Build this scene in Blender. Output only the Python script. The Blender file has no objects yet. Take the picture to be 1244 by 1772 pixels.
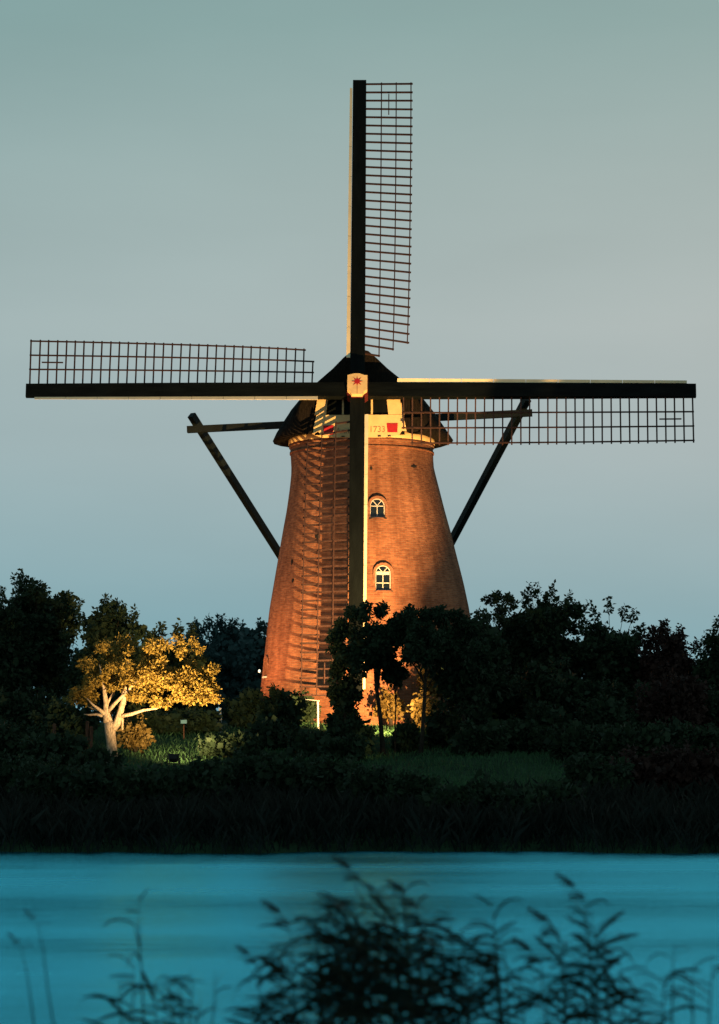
import bpy, bmesh, math, random
import numpy as np
from mathutils import Vector, Matrix

R = math.radians
rng = np.random.default_rng(7)
random.seed(7)
S = bpy.context.scene
COL = S.collection

# ------------------------------------------------------------------ camera
F, CX, HY, CZ = 4708.0, 622.0, 1330.0, 2.0      # focal length in photo pixels, centre column, horizon row, eye height
cam = bpy.data.cameras.new('camera')
cam.sensor_width = 36.0
cam.sensor_fit = 'AUTO'
cam.lens = 36.0 * F / 1772.0
cam.shift_y = (HY - 886.0) / 1772.0
cam.clip_start, cam.clip_end = 0.5, 9000.0
cam.dof.use_dof = True
cam.dof.focus_distance = 107.0
cam.dof.aperture_fstop = 1.75
camo = bpy.data.objects.new('camera', cam)
camo.location = (0, 0, CZ)
camo.rotation_euler = (R(90), 0, 0)
COL.objects.link(camo)
S.camera = camo

# ------------------------------------------------------------------ sky, sun, exposure
SUN_EL, SUN_AZ = 1.0, 235.0                       # low afterglow behind the camera's shoulder
W = bpy.data.worlds.new('World')
S.world = W
W.use_nodes = True
wn, wl = W.node_tree.nodes, W.node_tree.links
wn.clear()
sky = wn.new('ShaderNodeTexSky')
sky.sky_type = 'NISHITA'
sky.sun_disc = False
sky.sun_elevation = R(SUN_EL)
sky.sun_rotation = R(SUN_AZ)
sky.air_density, sky.dust_density, sky.ozone_density = 1.0, 1.5, 2.0
SKY_STRENGTH = 0.15
wtc = wn.new('ShaderNodeTexCoord')
wsep = wn.new('ShaderNodeSeparateXYZ')
wl.new(wtc.outputs['Generated'], wsep.inputs[0])
wr = wn.new('ShaderNodeValToRGB')                 # the dusk tint by elevation: blue mist low, grey-pink, grey-green up
cr = wr.color_ramp
cr.elements[0].position = 0.0
cr.elements[0].color = (0.160, 0.400, 0.520, 1)
cr.elements[1].position = 1.0
cr.elements[1].color = (0.055, 0.11, 0.14, 1)
for pos, c in ((0.04, (0.225, 0.445, 0.530, 1)), (0.075, (0.320, 0.490, 0.550, 1)), (0.115, (0.405, 0.525, 0.560, 1)), (0.16, (0.435, 0.535, 0.550, 1)),
               (0.21, (0.380, 0.500, 0.505, 1)), (0.265, (0.285, 0.440, 0.440, 1)), (0.36, (0.23, 0.375, 0.395, 1)), (0.58, (0.13, 0.23, 0.265, 1))):
    e = cr.elements.new(pos)
    e.color = c
wl.new(wsep.outputs['Z'], wr.inputs['Fac'])
mixw = wn.new('ShaderNodeMix')
mixw.data_type = 'RGBA'
mixw.inputs['Factor'].default_value = 0.85
bgm = wn.new('ShaderNodeMix')                     # sky texture scaled to the strength asked for
bgm.data_type = 'RGBA'
bgm.blend_type = 'MULTIPLY'
bgm.inputs['Factor'].default_value = 1.0
bgm.inputs[7].default_value = (SKY_STRENGTH,) * 3 + (1,)
wl.new(sky.outputs['Color'], bgm.inputs[6])
wl.new(bgm.outputs[2], mixw.inputs[6])
wg = wn.new('ShaderNodeMapRange')                 # the afterglow lies to one side: warmer towards +x, cooler towards -x
wg.interpolation_type = 'SMOOTHSTEP'
wg.inputs['From Min'].default_value, wg.inputs['From Max'].default_value = -0.35, 0.35
wl.new(wsep.outputs['X'], wg.inputs['Value'])
wside = wn.new('ShaderNodeMix')
wside.data_type = 'RGBA'
wside.inputs[6].default_value = (0.90, 0.97, 0.96, 1)
wside.inputs[7].default_value = (1.20, 1.04, 0.97, 1)
wl.new(wg.outputs[0], wside.inputs[0])
wns = wn.new('ShaderNodeTexNoise')
wns.inputs['Scale'].default_value = 5.0
wns.inputs['Detail'].default_value = 5.0
wnm = wn.new('ShaderNodeMapping')
wnm.inputs['Scale'].default_value = (1.0, 1.0, 4.0)
wl.new(wtc.outputs['Generated'], wnm.inputs[0])
wl.new(wnm.outputs[0], wns.inputs['Vector'])
wnr = wn.new('ShaderNodeMapRange')
wnr.inputs['To Min'].default_value, wnr.inputs['To Max'].default_value = 0.90, 1.10
wl.new(wns.outputs['Fac'], wnr.inputs['Value'])
wmul = wn.new('ShaderNodeMix')
wmul.data_type, wmul.blend_type = 'RGBA', 'MULTIPLY'
wmul.inputs[0].default_value = 1.0
wl.new(wr.outputs['Color'], wmul.inputs[6])
wl.new(wside.outputs[2], wmul.inputs[7])
wl.new(wmul.outputs[2], mixw.inputs[7])
wb = wn.new('ShaderNodeBackground')
wl.new(mixw.outputs[2], wb.inputs['Color'])
wl.new(wnr.outputs[0], wb.inputs['Strength'])
wo = wn.new('ShaderNodeOutputWorld')
wl.new(wb.outputs[0], wo.inputs['Surface'])
S.view_settings.view_transform = 'Standard'
S.view_settings.look = 'None'
S.view_settings.exposure = 0.0
S.view_settings.gamma = 1.0
S.view_settings.use_curve_mapping = False
S.cycles.use_denoising = True
S.cycles.max_bounces = 5
S.cycles.diffuse_bounces = 2
S.cycles.sample_clamp_indirect = 4.0

# ------------------------------------------------------------------ helpers
def P(px, py, d):
    """photo pixel at distance d (metres along the view) -> world point"""
    return Vector(((px - CX) * d / F, d, CZ + (HY - py) * d / F))


def tag(o, label=None, cat=None, group=None, kind=None):
    for k, v in (('label', label), ('category', cat), ('group', group), ('kind', kind)):
        if v:
            o[k] = v
    return o


def link(o, parent=None):
    COL.objects.link(o)
    if parent is not None:
        o.parent = parent
    return o


def empty(name, loc=(0, 0, 0), parent=None, rot=(0, 0, 0)):
    o = bpy.data.objects.new(name, None)
    o.empty_display_size = 0.1
    o.location = loc
    o.rotation_euler = rot
    return link(o, parent)


def mesh_obj(name, verts, faces, mat, parent=None, smooth=False, loc=None):
    me = bpy.data.meshes.new(name)
    me.from_pydata([tuple(v) for v in verts], [], [tuple(f) for f in faces])
    me.materials.append(mat)
    if smooth:
        me.polygons.foreach_set('use_smooth', [True] * len(me.polygons))
    me.update()
    o = bpy.data.objects.new(name, me)
    if loc is not None:
        o.location = loc
    return link(o, parent)


def data_obj(name, me, parent=None, loc=(0, 0, 0), rot=(0, 0, 0), scale=(1, 1, 1)):
    o = bpy.data.objects.new(name, me)
    o.location, o.rotation_euler, o.scale = loc, rot, scale
    return link(o, parent)


class MB:
    def __init__(self):
        self.v, self.f = [], []

    def add(self, verts, faces):
        b = len(self.v)
        self.v += [Vector(p) for p in verts]
        self.f += [tuple(i + b for i in f) for f in faces]
        return self

    def box(self, c, s, m=None):
        x, y, z = s[0] / 2, s[1] / 2, s[2] / 2
        vs = [Vector((sx * x, sy * y, sz * z)) for sx in (-1, 1) for sy in (-1, 1) for sz in (-1, 1)]
        if m is not None:
            vs = [m @ v for v in vs]
        vs = [v + Vector(c) for v in vs]
        return self.add(vs, [(0, 1, 3, 2), (4, 6, 7, 5), (0, 4, 5, 1), (2, 3, 7, 6), (0, 2, 6, 4), (1, 5, 7, 3)])

    def bar(self, a, b, w, h, up=(0, 0, 1), w2=None, h2=None):
        """square-section beam from a to b"""
        a, b = Vector(a), Vector(b)
        t = (b - a).normalized()
        s = t.cross(Vector(up))
        if s.length < 1e-4:
            s = t.cross(Vector((1, 0, 0)))
        s.normalize()
        u = s.cross(t)
        w2 = w if w2 is None else w2
        h2 = h if h2 is None else h2
        vs = []
        for p, ww, hh in ((a, w, h), (b, w2, h2)):
            for i, j in ((-1, -1), (1, -1), (1, 1), (-1, 1)):
                vs.append(p + s * (i * ww / 2) + u * (j * hh / 2))
        return self.add(vs, [(3, 2, 1, 0), (4, 5, 6, 7), (0, 1, 5, 4), (1, 2, 6, 5), (2, 3, 7, 6), (3, 0, 4, 7)])

    def tube(self, pts, rad, n=6, cap=True):
        pts = [Vector(p) for p in pts]
        if not hasattr(rad, '__len__'):
            rad = [rad] * len(pts)
        b = len(self.v)
        ref = None
        for i, p in enumerate(pts):
            t = (pts[min(i + 1, len(pts) - 1)] - pts[max(i - 1, 0)]).normalized()
            if ref is None:
                ref = t.orthogonal().normalized()
            ref = (ref - t * ref.dot(t)).normalized()
            s = t.cross(ref)
            for k in range(n):
                a = 2 * math.pi * k / n
                self.v.append(p + (ref * math.cos(a) + s * math.sin(a)) * rad[i])
        for i in range(len(pts) - 1):
            for k in range(n):
                self.f.append((b + i * n + k, b + i * n + (k + 1) % n, b + (i + 1) * n + (k + 1) % n, b + (i + 1) * n + k))
        if cap:
            self.f.append(tuple(b + k for k in reversed(range(n))))
            e = b + (len(pts) - 1) * n
            self.f.append(tuple(e + k for k in range(n)))
        return self

    def prism(self, poly, y0, y1):
        """outline in the xz plane, extruded along y"""
        n = len(poly)
        vs = [Vector((x, y0, z)) for x, z in poly] + [Vector((x, y1, z)) for x, z in poly]
        fs = [tuple(range(n)), tuple(range(2 * n - 1, n - 1, -1))]
        fs += [(i, i + n, (i + 1) % n + n, (i + 1) % n) for i in range(n)]
        return self.add(vs, fs)

    def build(self, name, mat, parent=None, smooth=False, loc=None):
        return mesh_obj(name, self.v, self.f, mat, parent, smooth, loc)


# ------------------------------------------------------------------ materials
def new_mat(name):
    m = bpy.data.materials.new(name)
    m.use_nodes = True
    nt = m.node_tree
    b = nt.nodes['Principled BSDF']
    return m, nt, b


def simple(name, col, rough=0.7, var=0.25, scale=6.0, bump=0.0, bscale=40.0, stretch=(1, 1, 1), spec=0.3, emit=None, estr=0.0):
    m, nt, b = new_mat(name)
    tc = nt.nodes.new('ShaderNodeTexCoord')
    mp = nt.nodes.new('ShaderNodeMapping')
    mp.inputs['Scale'].default_value = stretch
    nt.links.new(tc.outputs['Object'], mp.inputs['Vector'])
    n = nt.nodes.new('ShaderNodeTexNoise')
    n.inputs['Scale'].default_value = scale
    n.inputs['Detail'].default_value = 6
    nt.links.new(mp.outputs[0], n.inputs['Vector'])
    r = nt.nodes.new('ShaderNodeValToRGB')
    r.color_ramp.elements[0].position, r.color_ramp.elements[1].position = 0.3, 0.7
    r.color_ramp.elements[0].color = tuple(c * (1 - var) for c in col) + (1,)
    r.color_ramp.elements[1].color = tuple(min(1, c * (1 + var)) for c in col) + (1,)
    nt.links.new(n.outputs['Fac'], r.inputs['Fac'])
    nt.links.new(r.outputs['Color'], b.inputs['Base Color'])
    b.inputs['Roughness'].default_value = rough
    b.inputs['Specular IOR Level'].default_value = spec
    if bump:
        n2 = nt.nodes.new('ShaderNodeTexNoise')
        n2.inputs['Scale'].default_value = bscale
        n2.inputs['Detail'].default_value = 4
        nt.links.new(mp.outputs[0], n2.inputs['Vector'])
        bp = nt.nodes.new('ShaderNodeBump')
        bp.inputs['Strength'].default_value = bump
        bp.inputs['Distance'].default_value = 0.05
        nt.links.new(n2.outputs['Fac'], bp.inputs['Height'])
        nt.links.new(bp.outputs[0], b.inputs['Normal'])
    if emit:
        b.inputs['Emission Color'].default_value = emit + (1,)
        b.inputs['Emission Strength'].default_value = estr
    return m


def leaf_mat(name, col, col2, trans=0.25, rough=0.6):
    """foliage: colour varies from leaf to leaf (random per island) and clump to clump"""
    m, nt, b = new_mat(name)
    g = nt.nodes.new('ShaderNodeNewGeometry')
    n = nt.nodes.new('ShaderNodeTexNoise')
    n.inputs['Scale'].default_value = 0.9
    tc = nt.nodes.new('ShaderNodeTexCoord')
    nt.links.new(tc.outputs['Object'], n.inputs['Vector'])
    a = nt.nodes.new('ShaderNodeMath')
    a.operation = 'MULTIPLY_ADD'
    a.inputs[1].default_value = 0.6
    nt.links.new(g.outputs['Random Per Island'], a.inputs[0])
    s = nt.nodes.new('ShaderNodeMath')
    s.operation = 'MULTIPLY'
    s.inputs[1].default_value = 0.5
    nt.links.new(n.outputs['Fac'], s.inputs[0])
    nt.links.new(s.outputs[0], a.inputs[2])
    r = nt.nodes.new('ShaderNodeValToRGB')
    r.color_ramp.elements[0].color = col + (1,)
    r.color_ramp.elements[1].color = col2 + (1,)
    nt.links.new(a.outputs[0], r.inputs['Fac'])
    nt.links.new(r.outputs['Color'], b.inputs['Base Color'])
    b.inputs['Roughness'].default_value = rough
    b.inputs['Specular IOR Level'].default_value = 0.15
    if trans:
        t = nt.nodes.new('ShaderNodeBsdfTranslucent')
        nt.links.new(r.outputs['Color'], t.inputs['Color'])
        mx = nt.nodes.new('ShaderNodeMixShader')
        mx.inputs[0].default_value = trans
        nt.links.new(b.outputs[0], mx.inputs[1])
        nt.links.new(t.outputs[0], mx.inputs[2])
        nt.links.new(mx.outputs[0], nt.nodes['Material Output'].inputs['Surface'])
    return m


def brick_mat():
    m, nt, b = new_mat('tower_brick')
    uv = nt.nodes.new('ShaderNodeUVMap')
    br = nt.nodes.new('ShaderNodeTexBrick')
    br.inputs['Scale'].default_value = 1.0
    br.inputs['Brick Width'].default_value = 0.23
    br.inputs['Row Height'].default_value = 0.075
    br.inputs['Mortar Size'].default_value = 0.008
    br.inputs['Mortar Smooth'].default_value = 0.4
    br.inputs['Color1'].default_value = (0.44, 0.195, 0.105, 1)
    br.inputs['Color2'].default_value = (0.29, 0.118, 0.068, 1)
    br.inputs['Mortar'].default_value = (0.34, 0.24, 0.17, 1)
    nt.links.new(uv.outputs[0], br.inputs['Vector'])
    # weathering: long horizontal streaks and large blotches
    mp = nt.nodes.new('ShaderNodeMapping')
    mp.inputs['Scale'].default_value = (2.2, 8.0, 1)
    nt.links.new(uv.outputs[0], mp.inputs[0])
    n1 = nt.nodes.new('ShaderNodeTexNoise')
    n1.inputs['Scale'].default_value = 1.6
    n1.inputs['Detail'].default_value = 8
    n1.inputs['Roughness'].default_value = 0.65
    nt.links.new(mp.outputs[0], n1.inputs['Vector'])
    n2 = nt.nodes.new('ShaderNodeTexNoise')
    n2.inputs['Scale'].default_value = 0.45
    n2.inputs['Detail'].default_value = 5
    nt.links.new(uv.outputs[0], n2.inputs['Vector'])
    r1 = nt.nodes.new('ShaderNodeValToRGB')
    r1.color_ramp.elements[0].position, r1.color_ramp.elements[1].position = 0.32, 0.66
    r1.color_ramp.elements[0].color = (0.66, 0.62, 0.62, 1)
    r1.color_ramp.elements[1].color = (1.15, 1.12, 1.08, 1)
    nt.links.new(n1.outputs['Fac'], r1.inputs[0])
    r2 = nt.nodes.new('ShaderNodeValToRGB')
    r2.color_ramp.elements[0].position, r2.color_ramp.elements[1].position = 0.35, 0.65
    r2.color_ramp.elements[0].color = (0.72, 0.70, 0.70, 1)
    r2.color_ramp.elements[1].color = (1.1, 1.05, 1.0, 1)
    nt.links.new(n2.outputs['Fac'], r2.inputs[0])
    a = nt.nodes.new('ShaderNodeMix')
    a.data_type, a.blend_type = 'RGBA', 'MULTIPLY'
    a.inputs[0].default_value = 1
    nt.links.new(br.outputs['Color'], a.inputs[6])
    nt.links.new(r1.outputs[0], a.inputs[7])
    c = nt.nodes.new('ShaderNodeMix')
    c.data_type, c.blend_type = 'RGBA', 'MULTIPLY'
    c.inputs[0].default_value = 1
    nt.links.new(a.outputs[2], c.inputs[6])
    nt.links.new(r2.outputs[0], c.inputs[7])
    mv = nt.nodes.new('ShaderNodeMapping')
    mv.inputs['Scale'].default_value = (1.1, 0.16, 1)
    nt.links.new(uv.outputs[0], mv.inputs[0])
    n3 = nt.nodes.new('ShaderNodeTexNoise')
    n3.inputs['Scale'].default_value = 1.7
    n3.inputs['Detail'].default_value = 7
    n3.inputs['Roughness'].default_value = 0.7
    nt.links.new(mv.outputs[0], n3.inputs['Vector'])
    r3 = nt.nodes.new('ShaderNodeValToRGB')
    r3.color_ramp.elements[0].position, r3.color_ramp.elements[1].position = 0.33, 0.56
    r3.color_ramp.elements[0].color = (0.64, 0.60, 0.59, 1)
    r3.color_ramp.elements[1].color = (1.03, 1.02, 1.0, 1)
    nt.links.new(n3.outputs['Fac'], r3.inputs[0])
    c2 = nt.nodes.new('ShaderNodeMix')
    c2.data_type, c2.blend_type = 'RGBA', 'MULTIPLY'
    c2.inputs[0].default_value = 1
    nt.links.new(c.outputs[2], c2.inputs[6])
    nt.links.new(r3.outputs[0], c2.inputs[7])
    nt.links.new(c2.outputs[2], b.inputs['Base Color'])
    b.inputs['Roughness'].default_value = 0.9
    b.inputs['Specular IOR Level'].default_value = 0.1
    bp = nt.nodes.new('ShaderNodeBump')
    bp.inputs['Strength'].default_value = 0.8
    bp.inputs['Distance'].default_value = 0.012
    mm = nt.nodes.new('ShaderNodeMath')
    mm.operation = 'SUBTRACT'
    nt.links.new(n1.outputs['Fac'], mm.inputs[0])
    nt.links.new(br.outputs['Fac'], mm.inputs[1])
    nt.links.new(mm.outputs[0], bp.inputs['Height'])
    nt.links.new(bp.outputs[0], b.inputs['Normal'])
    return m


def water_mat():
    m, nt, b = new_mat('river_water')
    tc = nt.nodes.new('ShaderNodeTexCoord')
    mp = nt.nodes.new('ShaderNodeMapping')
    mp.inputs['Scale'].default_value = (0.35, 1.0, 1)
    nt.links.new(tc.outputs['Object'], mp.inputs[0])
    n1 = nt.nodes.new('ShaderNodeTexNoise')
    n1.inputs['Scale'].default_value = 2.2
    n1.inputs['Detail'].default_value = 7
    n1.inputs['Roughness'].default_value = 0.6
    nt.links.new(mp.outputs[0], n1.inputs['Vector'])
    n2 = nt.nodes.new('ShaderNodeTexNoise')
    n2.inputs['Scale'].default_value = 0.14
    n2.inputs['Detail'].default_value = 3
    nt.links.new(mp.outputs[0], n2.inputs['Vector'])
    bp = nt.nodes.new('ShaderNodeBump')
    bp.inputs['Strength'].default_value = 1.0
    bp.inputs['Distance'].default_value = 0.085
    nt.links.new(n1.outputs['Fac'], bp.inputs['Height'])
    nt.links.new(bp.outputs[0], b.inputs['Normal'])
    r = nt.nodes.new('ShaderNodeMapRange')
    r.inputs['From Min'].default_value, r.inputs['From Max'].default_value = 0.35, 0.65
    r.inputs['To Min'].default_value, r.inputs['To Max'].default_value = 0.12, 0.30
    nt.links.new(n2.outputs['Fac'], r.inputs['Value'])
    nt.links.new(r.outputs[0], b.inputs['Roughness'])
    b.inputs['Base Color'].default_value = (0.0, 0.22, 0.40, 1)
    b.inputs['Specular IOR Level'].default_value = 0.0
    gl = nt.nodes.new('ShaderNodeBsdfGlossy')
    gl.inputs['Color'].default_value = (0.12, 0.755, 1.0, 1)
    nt.links.new(r.outputs[0], gl.inputs['Roughness'])
    nt.links.new(bp.outputs[0], gl.inputs['Normal'])
    mx = nt.nodes.new('ShaderNodeMixShader')
    mx.inputs[0].default_value = 0.98
    nt.links.new(b.outputs[0], mx.inputs[1])
    nt.links.new(gl.outputs[0], mx.inputs[2])
    nt.links.new(mx.outputs[0], nt.nodes['Material Output'].inputs['Surface'])
    return m


def ground_mat():
    m, nt, b = new_mat('ground_turf')
    tc = nt.nodes.new('ShaderNodeTexCoord')
    n = nt.nodes.new('ShaderNodeTexNoise')
    n.inputs['Scale'].default_value = 0.6
    n.inputs['Detail'].default_value = 9
    n.inputs['Roughness'].default_value = 0.7
    nt.links.new(tc.outputs['Object'], n.inputs['Vector'])
    r = nt.nodes.new('ShaderNodeValToRGB')
    r.color_ramp.elements[0].position, r.color_ramp.elements[1].position = 0.3, 0.72
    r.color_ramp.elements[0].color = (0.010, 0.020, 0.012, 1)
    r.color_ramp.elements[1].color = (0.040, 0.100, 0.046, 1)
    nt.links.new(n.outputs['Fac'], r.inputs[0])
    nt.links.new(r.outputs[0], b.inputs['Base Color'])
    b.inputs['Roughness'].default_value = 0.95
    b.inputs['Specular IOR Level'].default_value = 0.1
    bp = nt.nodes.new('ShaderNodeBump')
    bp.inputs['Distance'].default_value = 0.1
    n2 = nt.nodes.new('ShaderNodeTexNoise')
    n2.inputs['Scale'].default_value = 9
    n2.inputs['Detail'].default_value = 5
    nt.links.new(tc.outputs['Object'], n2.inputs['Vector'])
    nt.links.new(n2.outputs['Fac'], bp.inputs['Height'])
    nt.links.new(bp.outputs[0], b.inputs['Normal'])
    return m


M = dict(
    brick=brick_mat(), water=water_mat(), ground=ground_mat(),
    cream=simple('cream_paint', (0.80, 0.57, 0.26), 0.6, 0.12, 3.0, 0.15, 25),
    white=simple('white_paint', (0.78, 0.76, 0.70), 0.5, 0.08, 5.0),
    red=simple('red_paint', (0.42, 0.016, 0.022), 0.55, 0.2, 7.0),
    black=simple('black_tarred_wood', (0.0045, 0.0065, 0.0065), 0.6, 0.4, 4.0, 0.3, 30, (1, 1, 0.2), spec=0.06),
    tar=simple('dark_green_paint', (0.006, 0.011, 0.010), 0.6, 0.4, 3.0, 0.2, 20),
    lath=simple('brown_lath_wood', (0.050, 0.024, 0.019), 0.75, 0.4, 9.0),
    thatch=simple('dark_thatch', (0.016, 0.013, 0.010), 0.95, 0.5, 7.0, 1.0, 22, (3, 3, 0.5), spec=0.1),
    iron=simple('dark_iron', (0.012, 0.011, 0.010), 0.7, 0.3, 9.0),
    letter=simple('letter_paint', (0.40, 0.20, 0.10), 0.7, 0.1),
    bark=simple('bark', (0.10, 0.075, 0.05), 0.9, 0.4, 9.0, 0.7, 18, (2, 2, 0.5), spec=0.1),
    palebark=simple('pale_bark', (0.46, 0.36, 0.25), 0.9, 0.55, 16.0, 1.0, 26, (2, 2, 0.5), spec=0.1),
    darkbark=simple('dark_bark', (0.030, 0.026, 0.020), 0.95, 0.4, 9.0, 0.5, 18, (2, 2, 0.5), spec=0.1),
    plank=simple('weathered_plank', (0.14, 0.07, 0.045), 0.85, 0.4, 8.0, 0.4, 25, (2, 2, 0.3), spec=0.1),
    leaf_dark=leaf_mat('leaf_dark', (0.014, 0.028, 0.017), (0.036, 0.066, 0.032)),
    leaf_far_haze=leaf_mat('leaf_haze_tint', (0.024, 0.058, 0.062), (0.044, 0.095, 0.095)),  # distance haze put into the leaf colour: bluer and lighter
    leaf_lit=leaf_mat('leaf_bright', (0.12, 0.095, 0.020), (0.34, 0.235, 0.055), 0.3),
    leaf_rust=leaf_mat('leaf_rust', (0.026, 0.016, 0.014), (0.055, 0.030, 0.024)),
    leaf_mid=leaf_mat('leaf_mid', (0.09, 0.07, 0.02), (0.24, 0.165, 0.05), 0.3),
    grass=leaf_mat('grass_blade', (0.026, 0.072, 0.034), (0.060, 0.155, 0.062), 0.2),
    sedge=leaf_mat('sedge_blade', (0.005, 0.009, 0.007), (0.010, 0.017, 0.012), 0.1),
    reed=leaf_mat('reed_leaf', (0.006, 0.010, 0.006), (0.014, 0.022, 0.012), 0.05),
    plume=simple('reed_plume', (0.020, 0.015, 0.012), 0.95, 0.3),
    lens=simple('lamp_lens', (0.9, 0.8, 0.6), 0.3, 0.0, emit=(1.0, 0.72, 0.38), estr=1.5),
    globe=simple('lamp_globe', (0.85, 0.9, 0.82), 0.4, 0.0, emit=(0.8, 1.0, 0.85), estr=0.9),
)
gm, gnt, gb = new_mat('window_glass')
gb.inputs['Base Color'].default_value = (0.006, 0.010, 0.011, 1)
gb.inputs['Roughness'].default_value = 0.08
gb.inputs['IOR'].default_value = 1.5
M['glass'] = gm
M['boardwhite'] = simple('pale_board_paint', (0.86, 0.74, 0.48), 0.55, 0.08, 3.0)
M['winwhite'] = simple('window_paint', (0.55, 0.54, 0.50), 0.5, 0.1, 5.0)
M['darkred'] = simple('dark_red_paint', (0.10, 0.010, 0.010), 0.7, 0.3, 8.0)
M['brickdark'] = simple('dark_brick', (0.25, 0.115, 0.068), 0.9, 0.4, 12.0)

# ------------------------------------------------------------------ ground and water
PROF = [(-400, 0.45), (12, 0.45), (16.5, 0.25), (18.0, -0.05), (21, -0.7), (26, -1.2), (55, -1.2), (62, -0.9), (64.4, -0.25), (65.2, 0.22),
        (66.4, 0.5), (72, 0.9), (80, 1.45), (86, 2.02), (90, 2.38), (95, 2.82), (100, 3.30), (104, 3.62), (107, 3.74), (128, 3.74),
        (150, 2.4), (175, 1.6), (9000, 1.6)]
PX, PZ = np.array([p[0] for p in PROF]), np.array([p[1] for p in PROF])


def H(x, y):
    sh = np.exp(-((np.asarray(y) - 66) / 7.0) ** 2) * np.where(np.abs(x) < 60, 0.8 * np.sin(x * 0.55 + 0.6) + 0.55 * np.sin(x * 1.27 + 2.0) + 0.35 * np.sin(x * 3.1) + 0.3 * np.sin(x * 6.3 + 1), 0)
    z = np.interp(y - sh, PX, PZ)
    k = np.clip((y - 66) / 6, 0, 1) * np.clip((130 - y) / 10, 0, 1)
    w = np.clip((y - 60) / 3, 0, 1) * np.clip((72 - y) / 4, 0, 1)
    return z + k * (0.06 * np.sin(x * 0.9 + y * 0.4) + 0.05 * np.sin(x * 0.37 - y * 0.71)) + w * 0.10 * np.sin(x * 0.9 + 1.3) * np.cos(x * 0.33)


xs = np.concatenate([[-6000, -1500, -400, -150, -80], np.arange(-50, 50.1, 1.0), [80, 150, 400, 1500, 6000]])
ys = np.concatenate([[-400, -60, 0, 8], np.arange(12, 24, 0.75), [26, 35, 45, 55, 60, 62], np.arange(63, 67, 0.3), np.arange(67, 132, 1.0),
                     [136, 142, 150, 160, 175, 220, 400, 900, 2500, 8500]])
gx, gy = np.meshgrid(xs, ys)
gz = H(gx, gy)
nx, ny = len(xs), len(ys)
gv = np.stack([gx, gy, gz], -1).reshape(-1, 3)
gf = [(j * nx + i, j * nx + i + 1, (j + 1) * nx + i + 1, (j + 1) * nx + i) for j in range(ny - 1) for i in range(nx - 1)]
tag(mesh_obj('ground', gv, gf, M['ground'], smooth=True), 'dark grassy dike slope rising from the river to the mill', 'ground', kind='structure')
tag(mesh_obj('water', [(-6000, 14, 0), (6000, 14, 0), (6000, 68.5, 0), (-6000, 68.5, 0)], [(0, 1, 2, 3)], M['water']),
    'teal rippled river between the reeds and the bank', 'water', kind='structure')


def ground_at(px, d):
    x = (px - CX) * d / F
    return Vector((x, d, float(H(x, d))))


# ------------------------------------------------------------------ the windmill
TD = 110.5                                          # distance of the tower's axis
TPX = F / TD
BASE = Vector((0.42, TD, 3.70))
mill = empty('windmill', BASE)
tag(mill, 'tall brick tower windmill with dark cap and four latticed sails on the dike', 'windmill')


def to_mill(v):
    return Vector(v) - BASE


# tower outline: photo row -> centre column, half width in pixels
TOWER = [(1268, 640, 199), (1255, 640, 197), (1200, 640, 190), (1129, 640, 182), (1056, 639, 173), (1009, 638, 164), (961, 636, 153.7), (922, 634.5, 145.5),
         (884, 632.7, 136.7), (845, 630.5, 129), (820, 628.5, 124.5), (807, 627, 123), (785, 626, 123.5), (772, 625.5, 123.5)]
tz = np.array([CZ + (HY - r[0]) / TPX for r in TOWER])
tcx = np.array([(r[1] - CX) / TPX for r in TOWER])
tr = np.array([r[2] / TPX for r in TOWER])


def tower_at(z):
    return float(np.interp(z, tz, tcx)), float(np.interp(z, tz, tr))


def ring_mesh(levels, n, thick=0.0):
    """levels: (z, cx, r)"""
    vs, fs, uv = [], [], []
    for z, cx, r in levels:
        for k in range(n):
            a = 2 * math.pi * k / n
            vs.append(to_mill((cx + r * math.sin(a), TD - r * math.cos(a), z)))
    for i in range(len(levels) - 1):
        for k in range(n):
            fs.append((i * n + k, i * n + (k + 1) % n, (i + 1) * n + (k + 1) % n, (i + 1) * n + k))
    return vs, fs


N_T = 96
lev = []
for z in np.linspace(tz[0], tz[-1], 40):
    c, r = tower_at(z)
    lev.append((z, c, r))
outer_n = len(lev)
lev += [(z, c, r - 0.55) for z, c, r in reversed(lev)]
tv, tf = ring_mesh(lev, N_T)
tf += [((len(lev) - 1) * N_T + k, (len(lev) - 1) * N_T + (k + 1) % N_T, (k + 1) % N_T, k) for k in range(N_T)]
tower = mesh_obj('tower', tv, tf, M['brick'], mill, smooth=False)


def arch(w, h, n=8, grow=0.0):
    """round-arched outline, bottom at z=0"""
    a = w / 2 + grow
    hs = h - w / 2
    pts = [(-a, -grow), (a, -grow), (a, hs)]
    pts += [(a * math.cos(math.pi * k / n), hs + a * math.sin(math.pi * k / n)) for k in range(1, n)]
    pts.append((-a, hs))
    return pts


WINS = []
for name, az, z0, w, h in (('upper', 8.0, 11.90, 0.60, 0.76), ('lower', 8.3, 8.98, 0.62, 1.0), ('flank', -74.0, 5.72, 0.50, 0.72)):
    c, r = tower_at(z0 + h / 2)
    a = R(az)
    pos = to_mill((c + r * math.sin(a), TD - r * math.cos(a), z0))
    WINS.append((name, az, pos, w, h, r))
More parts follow.
